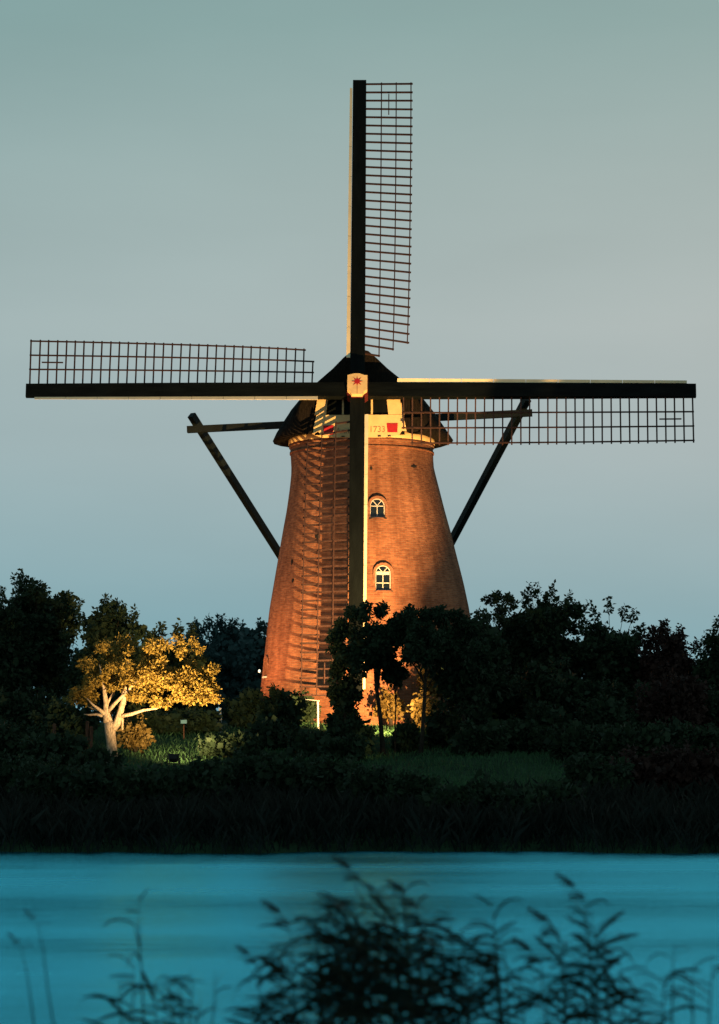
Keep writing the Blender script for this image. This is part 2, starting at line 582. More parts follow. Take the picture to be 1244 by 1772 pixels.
# cut the openings
cutters = []
for name, az, pos, w, h, r in WINS:
    b = MB().prism(arch(w, h), -0.6, 0.40)
    m = Matrix.Translation(pos + BASE) @ Matrix.Rotation(R(az), 4, 'Z')
    b.v = [m @ v for v in b.v]
    co = b.build('opening', M['brick'])
    bm = bmesh.new()
    bm.from_mesh(co.data)
    bmesh.ops.recalc_face_normals(bm, faces=bm.faces)
    bm.to_mesh(co.data)
    bm.free()
    cutters.append(co)
bm = bmesh.new()
bm.from_mesh(tower.data)
bmesh.ops.recalc_face_normals(bm, faces=bm.faces)
bm.to_mesh(tower.data)
bm.free()
for co in cutters:
    md = tower.modifiers.new('cut', 'BOOLEAN')
    md.operation, md.object, md.solver = 'DIFFERENCE', co, 'EXACT'
bpy.context.view_layer.update()
dg = bpy.context.evaluated_depsgraph_get()
cut_me = bpy.data.meshes.new_from_object(tower.evaluated_get(dg))
tower.modifiers.clear()
tower.data = cut_me
for co in cutters:
    bpy.data.objects.remove(co)


def cyl_uv(o, rad):
    """unroll: u along the girth, v up; per-face so that the seam does not smear"""
    me = o.data
    uvl = me.uv_layers.get('UVMap') or me.uv_layers.new(name='UVMap')
    for p in me.polygons:
        ctr = p.center + BASE
        a0 = math.atan2(ctr.x - 0.3, -(ctr.y - TD))
        for li in p.loop_indices:
            co = me.vertices[me.loops[li].vertex_index].co + BASE
            a = math.atan2(co.x - 0.3, -(co.y - TD))
            if a - a0 > math.pi:
                a -= 2 * math.pi
            if a0 - a > math.pi:
                a += 2 * math.pi
            uvl.data[li].uv = (a * rad, co.z)


cyl_uv(tower, 3.6)
for p in tower.data.polygons:
    p.use_smooth = abs(p.normal.z) < 0.5 and p.area > 0.0
try:
    tower.data.set_sharp_from_angle(angle=R(30))
except Exception:
    pass


def band(name, z0, z1, grow0, grow1, mat, inner=0.3):
    c0, r0 = tower_at(min(z0, tz[-1]))
    vs, fs = ring_mesh([(z0, c0, r0 - inner), (z0, c0, r0 + grow0), (z1, c0, r0 + grow1), (z1, c0, r0 - inner), (z0, c0, r0 - inner)], N_T)
    o = mesh_obj(name, vs, fs, mat, mill, smooth=False)
    for p in o.data.polygons:
        p.use_smooth = abs(p.normal.z) < 0.5
    cyl_uv(o, 3.6)
    return o


ZT = tz[-1]
band('cornice', ZT - 0.36, ZT - 0.28, 0.035, 0.035, M['brick'])
band('cornice', ZT - 0.10, ZT + 0.02, 0.05, 0.05, M['brick'])
band('curb_ring', ZT + 0.025, ZT + 0.40, 0.07, 0.07, M['cream'])

for name, az, pos, w, h, r in WINS:
    win = empty('window', pos, mill, (0, 0, R(az)))
    # brick arch surround, slightly proud
    o_out, o_in = arch(w, h, 10, 0.10), arch(w, h, 10, -0.002)
    sur = MB()
    n = len(o_out)
    for i in range(1, n - 0):
        a, b2 = o_out[i], o_out[(i + 1) % n]
        c, d2 = o_in[i], o_in[(i + 1) % n]
        if i == n - 1:
            a, b2, c, d2 = o_out[n - 1], o_out[0], o_in[n - 1], o_in[0]
        vs = [Vector((q[0], y, q[1])) for y in (-0.030, 0.10) for q in (a, b2, d2, c)]
        sur.add(vs, [(0, 1, 2, 3), (7, 6, 5, 4), (0, 4, 5, 1), (1, 5, 6, 2), (2, 6, 7, 3), (3, 7, 4, 0)])
    so = sur.build('brick_surround', M['brickdark'], win)
    so.data.uv_layers.new(name='UVMap')
    for li, l in enumerate(so.data.loops):
        co = so.data.vertices[l.vertex_index].co
        so.data.uv_layers[0].data[li].uv = (co.z, co.x)
    # frame
    fo, fi = arch(w - 0.01, h - 0.005, 12), arch(w - 0.01, h - 0.005, 12, -0.034)
    fr = MB()
    n = len(fo)
    for i in range(n):
        a, b2, c, d2 = fo[i], fo[(i + 1) % n], fi[i], fi[(i + 1) % n]
        vs = [Vector((q[0], y, q[1])) for y in (0.10, 0.17) for q in (a, b2, d2, c)]
        fr.add(vs, [(0, 1, 2, 3), (7, 6, 5, 4), (0, 4, 5, 1), (1, 5, 6, 2), (2, 6, 7, 3), (3, 7, 4, 0)])
    fr.build('frame', M['winwhite'], win)
    hs = h - w / 2
    y0, y1 = 0.105, 0.165

    def bars(nm, items):
        for q in items:
            MB().bar((q[0], 0.135, q[1]), (q[2], 0.135, q[3]), q[4], 0.05, up=(0, 1, 0)).build(nm, M['winwhite'], win)
    bars('mullion', [(0, 0.055, 0, hs - 0.02, 0.035)])
    bars('transom', [(-w / 2 + 0.055, hs, w / 2 - 0.055, hs, 0.035 if name != 'lower' else 0.13)])
    if name == 'lower':
        bars('glazing_bar', [(-w / 2 + 0.055, hs * 0.44, w / 2 - 0.055, hs * 0.44, 0.035)])
    bars('tracery', [(0, hs + 0.02, -w * 0.27, hs + w * 0.34, 0.03), (0, hs + 0.02, w * 0.27, hs + w * 0.34, 0.03)])
    # panes
    cut = [0.03, hs * 0.44, hs] if name == 'lower' else [0.03, hs]
    for i in range(len(cut) - 1):
        for sx in (-1, 1):
            MB().box((sx * w / 4, 0.15, (cut[i] + cut[i + 1]) / 2), (w / 2 - 0.03, 0.008, cut[i + 1] - cut[i] - 0.004)).build('pane', M['glass'], win)
    pts = [(w / 2 * 0.92 * math.cos(math.pi * k / 10), hs + 0.004 + w / 2 * 0.92 * math.sin(math.pi * k / 10)) for k in range(11)]
    MB().prism(pts, 0.147, 0.155).build('pane', M['glass'], win)
    MB().box((0, 0.02, -0.045), (w + 0.10, 0.22, 0.075)).build('sill', M['iron'] if name != 'flank' else M['white'], win)

# wall anchors: dark iron ends and the putlog holes' plates
for px, py, w, h in ((550, 928, 0.22, 0.26), (505, 970, 0.10, 0.24), (507, 1003, 0.12, 0.16), (642, 810, 0.10, 0.16), (716, 803, 0.30, 0.10), (553, 790, 0.16, 0.10)):
    z = CZ + (HY - py) / 43.8
    c, r = tower_at(z)
    a = math.asin(max(-0.98, min(0.98, ((px - CX) / 43.6 - c) / r)))
    o = MB().box((0, 0, 0), (w, 0.05, h * 0.5)).box((0, 0.0, 0), (w * 0.35, 0.06, h)).build('wall_anchor', M['iron'], mill)
    o.location = to_mill((c + r * math.sin(a), TD - r * math.cos(a), z))
    o.rotation_euler = (0, 0, a)
# globe lamp on the flank
c, r = tower_at(5.95)
g = MB()
g.tube([(0, 0, -0.07), (0, 0, -0.05), (0, 0, 0), (0, 0, 0.05), (0, 0, 0.07)], [0.015, 0.04, 0.055, 0.04, 0.015], 10)
a = R(-86)
gl = g.build('globe_lamp', M['globe'], mill, True)
gl.location = to_mill((c + (r + 0.13) * math.sin(a), TD - (r + 0.13) * math.cos(a), 5.95))
MB().bar((0, 0, -0.06), (0.16, 0.0, -0.08), 0.03, 0.03).build('bracket', M['iron'], gl)

# ---- cap (yawed a little)
YAW = R(-2.0)
CAP0 = Vector((0.13, TD, 15.12))
cap = empty('cap', to_mill(CAP0), mill, (0, 0, YAW))
# half-section: (half width, height above the eave)
EZ = 15.38 - CAP0.z
SEC = [(0.0, 3.20), (0.34, 3.14), (0.70, 2.84), (1.14, 2.44), (1.78, 1.98), (2.47, 1.52), (2.98, 0.98), (3.25, 0.58), (3.50, 0.18), (3.66, -0.10)]
YS = [(-3.0, 0.60, 1.0), (-2.5, 0.745, 0.995), (-1.75, 0.885, 0.985), (-0.9, 0.975, 0.965), (-0.2, 1.0, 0.945), (0.6, 0.99, 0.91), (1.4, 0.93, 0.85), (2.1, 0.82, 0.76),
      (2.8, 0.64, 0.64), (3.3, 0.44, 0.52), (3.6, 0.2, 0.38)]
vs, fs = [], []
full = [(-a, b) for a, b in reversed(SEC[1:])] + SEC
under = [(3.42, -0.16), (2.5, 0.0), (-2.5, 0.0), (-3.42, -0.16)]
prof = full + under
n = len(prof)
for y, w, h in YS:
    for (a, b) in prof:
        j = random.uniform(-0.02, 0.02)
        we = w + (1 - w) * max(0.0, b / 3.16) ** 0.6
        vs.append((a * we + j, y, EZ + (b * h if b > 0 else b) + j))
for i in range(len(YS) - 1):
    for k in range(n):
        fs.append((i * n + k, i * n + (k + 1) % n, (i + 1) * n + (k + 1) % n, (i + 1) * n + k))
fs.append(tuple(reversed(range(n))))
fs.append(tuple((len(YS) - 1) * n + k for k in range(n)))
thatch = mesh_obj('thatch', vs, fs, M['thatch'], cap)
for p in thatch.data.polygons:
    p.use_smooth = len(p.vertices) == 4
bm = bmesh.new()
bm.from_mesh(thatch.data)
bmesh.ops.recalc_face_normals(bm, faces=bm.faces)
bm.to_mesh(thatch.data)
bm.free()

PF = F / (TD - 3.1)                               # pixels per metre at the front boards


def cx_(px):
    return (px - 621.5) / PF


def cz_(py):
    return CZ + (HY - py) / PF - CAP0.z


def fpoly(pts):
    return [(cx_(a), cz_(b)) for a, b in pts]


YF = -3.08
MB().prism(fpoly([(543, 752), (699, 752), (690, 672), (553, 672)]), YF + 0.03, YF + 0.10).build('gable_boarding', M['black'], cap)
brd = MB().prism(fpoly([(546, 718), (697, 718), (700, 736), (690, 752), (665, 757), (578, 757), (553, 752), (542, 736)]), YF - 0.055, YF + 0.02)
brd = brd.build('name_board', M['cream'], cap)
MB().prism(fpoly([(550, 676), (567.5, 676), (562.5, 717.4), (543, 717.4)]), YF - 0.05, YF + 0.02).build('corner_board', M['cream'], cap)
MB().prism(fpoly([(666, 676), (687, 676), (698.5, 717.4), (670.5, 717.4)]), YF - 0.05, YF + 0.02).build('corner_board', M['cream'], cap)
MB().prism(fpoly([(541.5, 736.6), (556.8, 736.6), (556.8, 742), (540, 751)]), YF - 0.05, YF + 0.02).build('corner_board', M['cream'], cap)
MB().prism(fpoly([(687.6, 736.6), (700.5, 736.6), (702, 747), (687.6, 744)]), YF - 0.05, YF + 0.02).build('corner_board', M['cream'], cap)
for x0 in (590.3, 640.4):
    MB().prism(fpoly([(x0, 676), (x0 + 3.2, 676), (x0 + 3.2, 717.3), (x0, 717.3)]), YF - 0.045, YF + 0.02).build('frame_post', M['cream'], cap)
for x0, x1, ya, yb in ((557.5, 576, 736, 752), (667.5, 687, 733, 748.5)):
    MB().prism(fpoly([(x0, ya), (x1, ya), (x1 - 1.0, yb), (x0 + 1.5, yb)]), YF - 0.075, YF - 0.05).build('red_panel', M['red'], cap)


def lettering(txt, px, py, size, parent, tilt=0.0):
    cu = bpy.data.curves.new('lettering', 'FONT')
    cu.body = txt
    cu.size = size
    cu.extrude = 0.004
    cu.offset = 0.0
    cu.materials.append(M['letter'])
    tmp = bpy.data.objects.new('lettering', cu)
    COL.objects.link(tmp)
    bpy.context.view_layer.update()
    me = bpy.data.meshes.new_from_object(tmp.evaluated_get(bpy.context.evaluated_depsgraph_get()))
    bpy.data.objects.remove(tmp)
    o = bpy.data.objects.new('lettering', me)
    link(o, parent)
    o.location = (cx_(px), YF - 0.062, cz_(py))
    o.rotation_euler = (R(90), R(tilt), 0)


lettering('Anno', 579, 750, 0.33, cap)
lettering('1733', 637, 748, 0.33, cap)
# shutters/moulding bolts under the board
for px in (592, 655, 672):
    MB().box((cx_(px), YF - 0.07, cz_(755.2)), (0.12, 0.05, 0.035)).build('bolt', M['iron'], cap)

# ---- long cross beam, braces and tail (carried by the cap)
tail = empty('tail_frame', (0, 0, 0), mill)


def mp_(px, py, d):
    return to_mill(P(px, py, d))


MB().bar(mp_(324, 743.5, 112.3), mp_(921, 714.5, 111.3), 0.30, 0.27).build('cross_beam', M['tar'], tail)
foot = mp_(634, 1196, 121.0)
MB().bar(mp_(331, 718, 112.9), foot, 0.27, 0.27, w2=0.24, h2=0.24).build('long_brace', M['tar'], tail)
MB().bar(mp_(912, 690, 111.9), foot + Vector((0.25, 0, 0)), 0.30, 0.27, w2=0.24, h2=0.24).build('long_brace', M['tar'], tail)
MB().bar(to_mill((0.3, TD + 3.2, 16.6)), foot + Vector((0.1, 0.1, -0.6)), 0.34, 0.36).build('tail_pole', M['tar'], tail)
MB().bar(to_mill((-2.6, TD + 2.8, 15.9)), to_mill((3.1, TD + 2.5, 16.05)), 0.26, 0.26).build('short_beam', M['tar'], tail)
MB().bar(to_mill((-2.5, TD + 2.9, 16.0)), foot, 0.20, 0.20).build('short_brace', M['tar'], tail)
MB().bar(to_mill((3.0, TD + 2.6, 16.1)), foot, 0.20, 0.20).build('short_brace', M['tar'], tail)

# ---- rotor
TILT = R(13.0)
HUB = P(618.5, 671, 106.6)
SPIN = R(0.15)
RYAW = R(-1.0)
ROT = Matrix.Rotation(RYAW, 4, 'Z') @ Matrix.Rotation(-TILT, 4, 'X')
NB = ROT.to_3x3() @ Vector((0, 1, 0))
if NB.z > 0:
    ROT = Matrix.Rotation(RYAW, 4, 'Z') @ Matrix.Rotation(TILT, 4, 'X')
hub = empty('windshaft', to_mill(HUB), mill)
hub.rotation_mode = 'QUATERNION'
hub.rotation_quaternion = ROT.to_quaternion()
pp = [(602, 661), (613, 658), (623, 658), (631, 661), (636.4, 661), (636, 686.4), (630, 690.7), (627.7, 694.6), (609, 694.6), (607, 690.7), (601.6, 686.4)]
pp = [((a - 618.8) / 44.4, (673.5 - b) / 43.2) for a, b in pp]
MB().prism(pp, -0.62, -0.30).build('poll_end', M['cream'], hub)
big = [(a * 1.05, b * 1.03) for a, b in pp]
MB().prism(big, -0.295, 0.60).build('poll_block', M['darkred'], hub)
MB().tube([(0, 0.6, 0), (0, 2.4, 0)], [0.34, 0.34], 14).build('shaft', M['black'], hub)
st = []
for k in range(16):
    a = math.pi * k / 8
    q = 0.215 if k % 2 == 0 else 0.085
    st.append((q * math.sin(a), 0.03 + q * math.cos(a)))
star = MB()
star.prism(st, -0.632, -0.6205)
star.build('star', M['red'], hub)
MB().box((0, -0.627, -0.33), (0.022, 0.012, 0.30)).build('seam_strip', M['letter'], hub)

SW = 0.575                                          # width of the dark stock
LAT = 1.78                                          # lattice width


def twist(r, L):
    k = (r - 1.8) / (L - 1.8)
    return R(22.5 - 23.0 * max(0, min(1, k)) ** 0.8)


def make_sail(ang, L, yoff, r_in, step=0):
    s = empty('sail', (0, 0, 0), mill)
    s.rotation_mode = 'QUATERNION'
    q = (ROT @ Matrix.Rotation(ang + SPIN, 4, 'Y'))
    s.rotation_quaternion = q.to_quaternion()
    s.location = to_mill(HUB)

    def pt(r, w, lift=0.0):
        a = twist(r, L)
        return Vector((SW / 2 + w * math.cos(a), yoff + w * math.sin(a) - lift, r))
    # stock: slim at the tip
    m = MB()
    segs = [(0.0, SW, 0.40), (L * 0.5, SW * 0.98, 0.34), (L, SW * 0.93, 0.20)]
    for (ra, wa, ha), (rb, wb, hb) in zip(segs, segs[1:]):
        m.bar((0, yoff, ra), (0, yoff, rb), wa, ha, up=(0, 1, 0), w2=wb, h2=hb)
    m.build('stock', M['black'], s)
    # ribs
    n = 33
    rs = np.linspace(r_in, L - 0.14, n)
    ends = [LAT / 3, 2 * LAT / 3]
    for i, r in enumerate(rs):
        e = (LAT / 3 + 0.03) if i + step == 0 else (2 * LAT / 3 + 0.03) if i + step == 1 else LAT + 0.07
        r = float(r)
        j = random.uniform(-0.012, 0.012)
        MB().bar(pt(r, -0.35), pt(r + j, e), 0.070, 0.055, up=(0, 0, 1)).build('rib', M['lath'], s)
    # battens
    for k, (w, i0) in enumerate(((LAT / 3, 0), (2 * LAT / 3, 1), (LAT, 2))):
        pts = [pt(float(r), w, 0.045) for r in np.linspace(rs[max(0, i0 - step)] - 0.07, L - 0.10, 12)]
        mb = MB()
        for a, b in zip(pts, pts[1:]):
            mb.bar(a, b, 0.065, 0.045, up=(1, 0, 0))
        mb.build('batten', M['lath'], s)
    MB().bar(pt(float(rs[-5]) + 0.1, LAT / 2, 0.05), pt(float(rs[-2]) - 0.1, LAT / 2, 0.05), 0.06, 0.04, up=(1, 0, 0)).build('short_batten', M['lath'], s)
    # leading boards
    nb = 9
    r0, r1 = r_in - 0.25, L - 0.35
    for i in range(nb):
        a, b = r0 + (r1 - r0) * i / nb + 0.008, r0 + (r1 - r0) * (i + 1) / nb - 0.008
        q = []
        for r in (a, b):
            k = (r - r0) / (r1 - r0)
            dx, dy = 0.150 - 0.055 * k, 0.035
            x0 = -SW / 2 - 0.004
            yf = yoff - (0.20 - 0.10 * (r / L)) + 0.01
            q += [Vector((x0, yf, r)), Vector((x0 - dx, yf - dy, r)), Vector((x0 - dx, yf + 0.035 - dy, r)), Vector((x0, yf + 0.05, r))]
        MB().add(q, [(0, 1, 2, 3), (7, 6, 5, 4), (0, 4, 5, 1), (1, 5, 6, 2), (2, 6, 7, 3), (3, 7, 4, 0)]).build('wind_board', M['boardwhite'], s)
    return s


ppm = F / 106.6
L_R, L_L, L_U, L_D = 586 / ppm, 577 / ppm, 578 / ppm, 556 / ppm
make_sail(0.0, L_U, -0.02, 1.42)
make_sail(R(90), L_R, 0.34, 1.80, 1)
make_sail(R(180), L_D, -0.02, 1.42)
make_sail(R(270), L_L, 0.34, 1.80, 1)


# ------------------------------------------------------------------ floodlights
def floodlight(name_label, base, aim, power, cone, blend, col, rad=0.10, mat='iron', size=1.0, lift=0.34, beam_blocks=None):
    base, aim = Vector(base), Vector(aim)
    e = empty('floodlight', base)
    tag(e, name_label, 'floodlight', 'floodlights set in the grass of the dike')
    head = Vector((0, 0, lift))
    d = (aim - (base + head)).normalized()
    q = d.to_track_quat('Y', 'Z').to_matrix()
    m = lambda v: head + q @ Vector(v)
    k = size
    MB().bar((0, 0, -0.15), (0, 0, lift - 0.16 * k), 0.04, 0.04).build('stake', M['iron'], e)
    br = MB()
    for s in (-1, 1):
        br.bar((s * 0.19 * k, 0, lift - 0.16 * k), (s * 0.19 * k, 0, lift + 0.02), 0.02, 0.04)
    br.bar((-0.20 * k, 0, lift - 0.16 * k), (0.20 * k, 0, lift - 0.16 * k), 0.03, 0.03)
    br.build('bracket', M['iron'], e)
    h = MB()
    f = [(-0.17, 0.10, -0.12), (0.17, 0.10, -0.12), (0.17, 0.10, 0.12), (-0.17, 0.10, 0.12), (-0.10, -0.10, -0.07), (0.10, -0.10, -0.07), (0.10, -0.10, 0.07), (-0.10, -0.10, 0.07)]
    h.add([m(Vector(v) * k) for v in f], [(0, 1, 5, 4), (1, 2, 6, 5), (2, 3, 7, 6), (3, 0, 4, 7), (4, 5, 6, 7)])
    hg = h.build('housing', M[mat], e)
    ln = MB().add([m(Vector(v) * k) for v in [(-0.16, 0.09, -0.11), (0.16, 0.09, -0.11), (0.16, 0.09, 0.11), (-0.16, 0.09, 0.11)]], [(0, 1, 2, 3)])
    ln.build('lens', M['lens'] if power else M['glass'], e)
    if power:
        L = bpy.data.lights.new('floodlight_beam', 'SPOT')
        L.energy, L.color, L.spot_size, L.spot_blend, L.shadow_soft_size = power, col, R(cone), blend, rad
        lo = bpy.data.objects.new('floodlight_beam', L)
        lo.location = m((0, 0.14 * k, 0))
        lo.rotation_euler = d.to_track_quat('-Z', 'Y').to_euler()
        link(lo, e)
        for az, reach, up, side in beam_blocks or ():         # plates added to block the beam: tower's right edge and side greenery stay dark
            az = R(az)
            o = lo.location
            p0 = Vector((o.x + 0.21 * side, o.y - 0.02, 0))
            p1 = Vector((o.x + reach * math.sin(az), o.y + reach * math.cos(az), 0))
            nn = Vector((0.004 * side, 0.002, 0))
            q = [Vector((p.x, p.y, z)) + t * nn for t in (0, 1) for p, z in ((p0, o.z - 0.3), (p1, o.z - 0.3), (p1, o.z + up), (p0, o.z + up))]
            MB().add(q, [(0, 1, 2, 3), (7, 6, 5, 4), (0, 4, 5, 1), (1, 5, 6, 2), (2, 6, 7, 3), (3, 7, 4, 0)]).build('added_beam_block', M['iron'], e)
    return e


WARM = (1.0, 0.56, 0.20)
g = ground_at(762, 96.0)
floodlight('floodlight on the grass behind the dark trees before the mill', g, (-2.4, TD - 3, 13.0), 31000, 138, 1.0, WARM, 0.035, beam_blocks=((-5.5, 0.40, 0.215, 1), (-40.0, 0.40, 0.14, -1)))
g = ground_at(322, 106.0)
floodlight('floodlight on the dike turned to the shaded flank of the mill', g, (-3.6, TD, 9.0), 2300, 95, 0.9, (1.0, 0.42, 0.15), 0.12)
g = ground_at(300, 86.4)
floodlight('floodlight in the grass under the brightly lit tree', g, P(316, 1182, 90.0), 7400, 94, 1.0, (1.0, 0.62, 0.26), 0.08)
g = ground_at(600, 89.0)
floodlight('low floodlight grazing the grass strip before the mill trees', g, ground_at(705, 93.5), 60, 60, 0.9, (1.0, 0.75, 0.35), 0.06, size=0.6, lift=0.42)

# small white housings without visible beam
floodlight('small white lamp housing near the white post on the dike', ground_at(362, 101.5), (0, TD + 9, 4.4), 0, 60, 0.5, WARM, mat='white', size=0.75, lift=0.36)
floodlight('small white lamp housing between dark shrubs at the mill foot', ground_at(780, 103.0), (0.2, TD + 9, 5), 0, 60, 0.5, WARM, mat='winwhite', size=0.6, lift=0.62)


# ------------------------------------------------------------------ vegetation builders
def leaf_cloud(centers, radii, n, size, flat=0.0, aspect=0.55, up=0.3):
    """n leaf quads (two bent triangles each) scattered in the clumps"""
    centers, radii = np.asarray(centers, float), np.asarray(radii, float)
    w = radii ** 2
    idx = rng.choice(len(centers), n, p=w / w.sum())
    dirs = rng.normal(size=(n, 3))
    dirs /= np.linalg.norm(dirs, axis=1)[:, None]
    rr = radii[idx] * rng.random(n) ** 0.45 * rng.normal(1.0, 0.12, n)
    pos = centers[idx] + dirs * rr[:, None] * np.array([1, 1, 0.85])
    t = rng.normal(size=(n, 3)) + dirs * 0.7 + np.array([0, 0, -up])
    t /= np.linalg.norm(t, axis=1)[:, None]
    u = np.cross(t, rng.normal(size=(n, 3)))
    u /= np.linalg.norm(u, axis=1)[:, None]
    nrm = np.cross(t, u)
    s = size * rng.uniform(0.6, 1.35, n)
    a = pos
    b = pos + t * (s * 0.5)[:, None] + u * (s * aspect * 0.5)[:, None] + nrm * (s * 0.08)[:, None]
    c = pos + t * s[:, None]
    d = pos + t * (s * 0.5)[:, None] - u * (s * aspect * 0.5)[:, None] + nrm * (s * 0.08)[:, None]
    v = np.stack([a, b, c, d], 1).reshape(-1, 3)
    return v, n


def quads_mesh(name, v, n, mat):
    me = bpy.data.meshes.new(name)
    me.vertices.add(len(v))
    me.vertices.foreach_set('co', np.ascontiguousarray(v, np.float32).ravel())
    me.loops.add(4 * n)
    me.loops.foreach_set('vertex_index', np.arange(4 * n, dtype=np.int32))
    me.polygons.add(n)
    me.polygons.foreach_set('loop_start', np.arange(0, 4 * n, 4, dtype=np.int32))
    me.polygons.foreach_set('loop_total', np.full(n, 4, np.int32))
    me.materials.append(mat)
    me.update(calc_edges=True)
    me.validate()
    return me


def clumps(c, rad, n, rmin, rmax, shell=0.45, low=0.0):
    """clump centres in an uneven ellipsoid"""
    out, rs = [], []
    ph = rng.uniform(0, 6.28, 6)
    while len(out) < n:
        d = rng.normal(size=3)
        d /= np.linalg.norm(d)
        if d[2] < -0.75 + low:
            continue
        az, el = math.atan2(d[1], d[0]), math.asin(d[2])
        lump = 1 + 0.16 * math.sin(2 * az + ph[0]) * math.cos(el) + 0.13 * math.sin(3 * az + 2 * el + ph[1]) + 0.10 * math.sin(5 * el + ph[2])
        k = (shell + (1 - shell) * rng.random()) * lump
        rr = rng.uniform(rmin, rmax)
        p = np.array(c) + d * np.array(rad) * k * (1 - 0.5 * rr / max(rad))
        out.append(p)
        rs.append(rr)
    return out, rs


def limb_tubes(mb, base, top, r0, targets, nl=7):
    """trunk then limbs to some of the clumps"""
    base, top = Vector(base), Vector(top)
    pts, rad = [], []
    for i in range(6):
        k = i / 5
        p = base.lerp(top, k) + Vector((random.uniform(-1, 1), random.uniform(-1, 1), 0)) * r0 * 0.5 * (0 < i < 5)
        pts.append(p)
        rad.append(r0 * (1.25 if i == 0 else 1.0) * (1 - 0.55 * k))
    mb.tube(pts, rad, 9)
    for t in targets:
        t = Vector(t)
        k = random.uniform(0.55, 1.0)
        s = base.lerp(top, k)
        mid = s.lerp(t, 0.5) + Vector((random.uniform(-.2, .2), random.uniform(-.2, .2), random.uniform(-0.05, 0.3)))
        q = r0 * random.uniform(0.28, 0.42)
        mb.tube([s, s.lerp(mid, 0.5) + Vector((0, 0, 0.04)), mid, mid.lerp(t, 0.6), t], [q, q * 0.8, q * 0.6, q * 0.4, q * 0.15], 6)


def tree(name, label, px, top, half, d, bottom, leafm, barkm='darkbark', n=7000, leaf=0.17, base_px=None, group=None, trunk=0.16, nclump=46, depth=1.0, sprigs=14, cmin=0.34, cmax=0.66, fill=1.0):
    """crown given by its top row, its bottom row and its half width in photo pixels, at distance d"""
    k = d / F
    g = ground_at(base_px if base_px is not None else px, d)
    zc_top, zc_bot = CZ + (HY - top) * k, CZ + (HY - bottom) * k
    cz, rz, rx = (zc_top + zc_bot) / 2, (zc_top - zc_bot) / 2, half * k
    c = np.array([(px - CX) * k, d, cz]) - np.array(g)
    e = empty(name, g)
    tag(e, label, 'tree' if 'tree' in name else 'shrub', group)
    sc = min(1.0, max(rx, rz) / 2.2)
    cs, rs = clumps(c, (rx, rx * depth, rz), nclump, cmin * max(0.7, sc), cmax * max(0.7, sc))
    # fill the inside thinly
    ci, ri = clumps(c, (rx * 0.62, rx * depth * 0.62, rz * 0.66), nclump // 2, cmax * 0.9, cmax * 1.4, shell=0.1)
    # sprigs that break the outline
    sp, sr = [], []
    for i in range(sprigs):
        a = rng.uniform(-0.15, math.pi + 0.15)
        dirv = np.array([math.cos(a), rng.uniform(-0.3, 0.3), math.sin(a)])
        ln = rng.uniform(0.96, 1.14)
        for t in (0.90, 0.97, 1.04):
            sp.append(c + dirv * np.array([rx, rx * depth, rz]) * (t * ln))
            sr.append(0.16 * (1.2 - (t - 0.9) * 3))
    dn = int(n * 0.8 * fill)
    va, na = leaf_cloud(cs + sp, rs + sr, int(n * 1.5), leaf)
    vb, nb = leaf_cloud(ci + cs, ri + [q * 0.8 for q in rs], dn, leaf * 1.7, aspect=0.8)
    v1, n1 = np.concatenate([va, vb]), na + nb
    me = quads_mesh('crown', v1, n1, M[leafm])
    data_obj('crown', me, e)
    mb = MB()
    top_t = Vector((c[0] * 0.85, c[1] * 0.9, c[2] + rz * 0.25))
    limb_tubes(mb, (0, 0, -0.25), top_t, trunk, [cs[i] for i in range(0, len(cs), max(1, len(cs) // 11))])
    for q in sp[1::3]:
        inner = Vector(c) + (Vector(q) - Vector(c)) * 0.72
        mb.tube([inner, Vector(q)], [0.018, 0.006], 4)
    mb.build('trunk', M[barkm], e, True)
    return e


def shrub(label, px, top, half, d, leafm='leaf_dark', n=3200, leaf=0.14, group=None, depth=0.8, stems=7, nclump=26, sprigs=12, zup=None):
    k = d / F
    g = ground_at(px, d)
    z1 = CZ + (HY - top) * k - g.z
    rx = half * k
    e = empty('shrub', g)
    tag(e, label, 'shrub', group)
    c = np.array([0, 0, z1 * 0.50])
    cs, rs = clumps(c, (rx, max(0.5, rx * depth), z1 * 0.52), nclump, 0.26, 0.50, shell=0.3)
    sp, sr = [], []
    for i in range(sprigs):
        a = rng.uniform(0.25, math.pi - 0.25)
        q = np.array([math.cos(a) * rx, rng.uniform(-0.4, 0.4) * rx * depth, z1 * 0.5 + math.sin(a) * z1 * 0.5])
        for t in (0.0, 0.10, 0.2):
            sp.append(q + np.array([math.cos(a) * 0.5, 0, 1]) * t * 1.2)
            sr.append(0.12)
    va, na = leaf_cloud(cs + sp, rs + sr, int(n * 1.1), leaf)
    vb, nb = leaf_cloud(cs, rs, int(n * 0.7), leaf * 1.8, aspect=0.8)
    v1, n1 = np.concatenate([va, vb]), na + nb
    v1[:, 2] = np.maximum(v1[:, 2], 0.02)
    data_obj('foliage', quads_mesh('foliage', v1, n1, M[leafm]), e)
    mb = MB()
    for i in range(stems):
        t = cs[rng.integers(len(cs))]
        b = (rng.uniform(-.3, .3) * rx * 0.5, rng.uniform(-.2, .2), -0.15)
        mid = (np.array(b) + t) / 2 + np.array([0, 0, 0.1])
        mb.tube([b, mid, t], [0.035, 0.025, 0.008], 5)
    mb.build('stem', M['darkbark'], e, True)
    return e


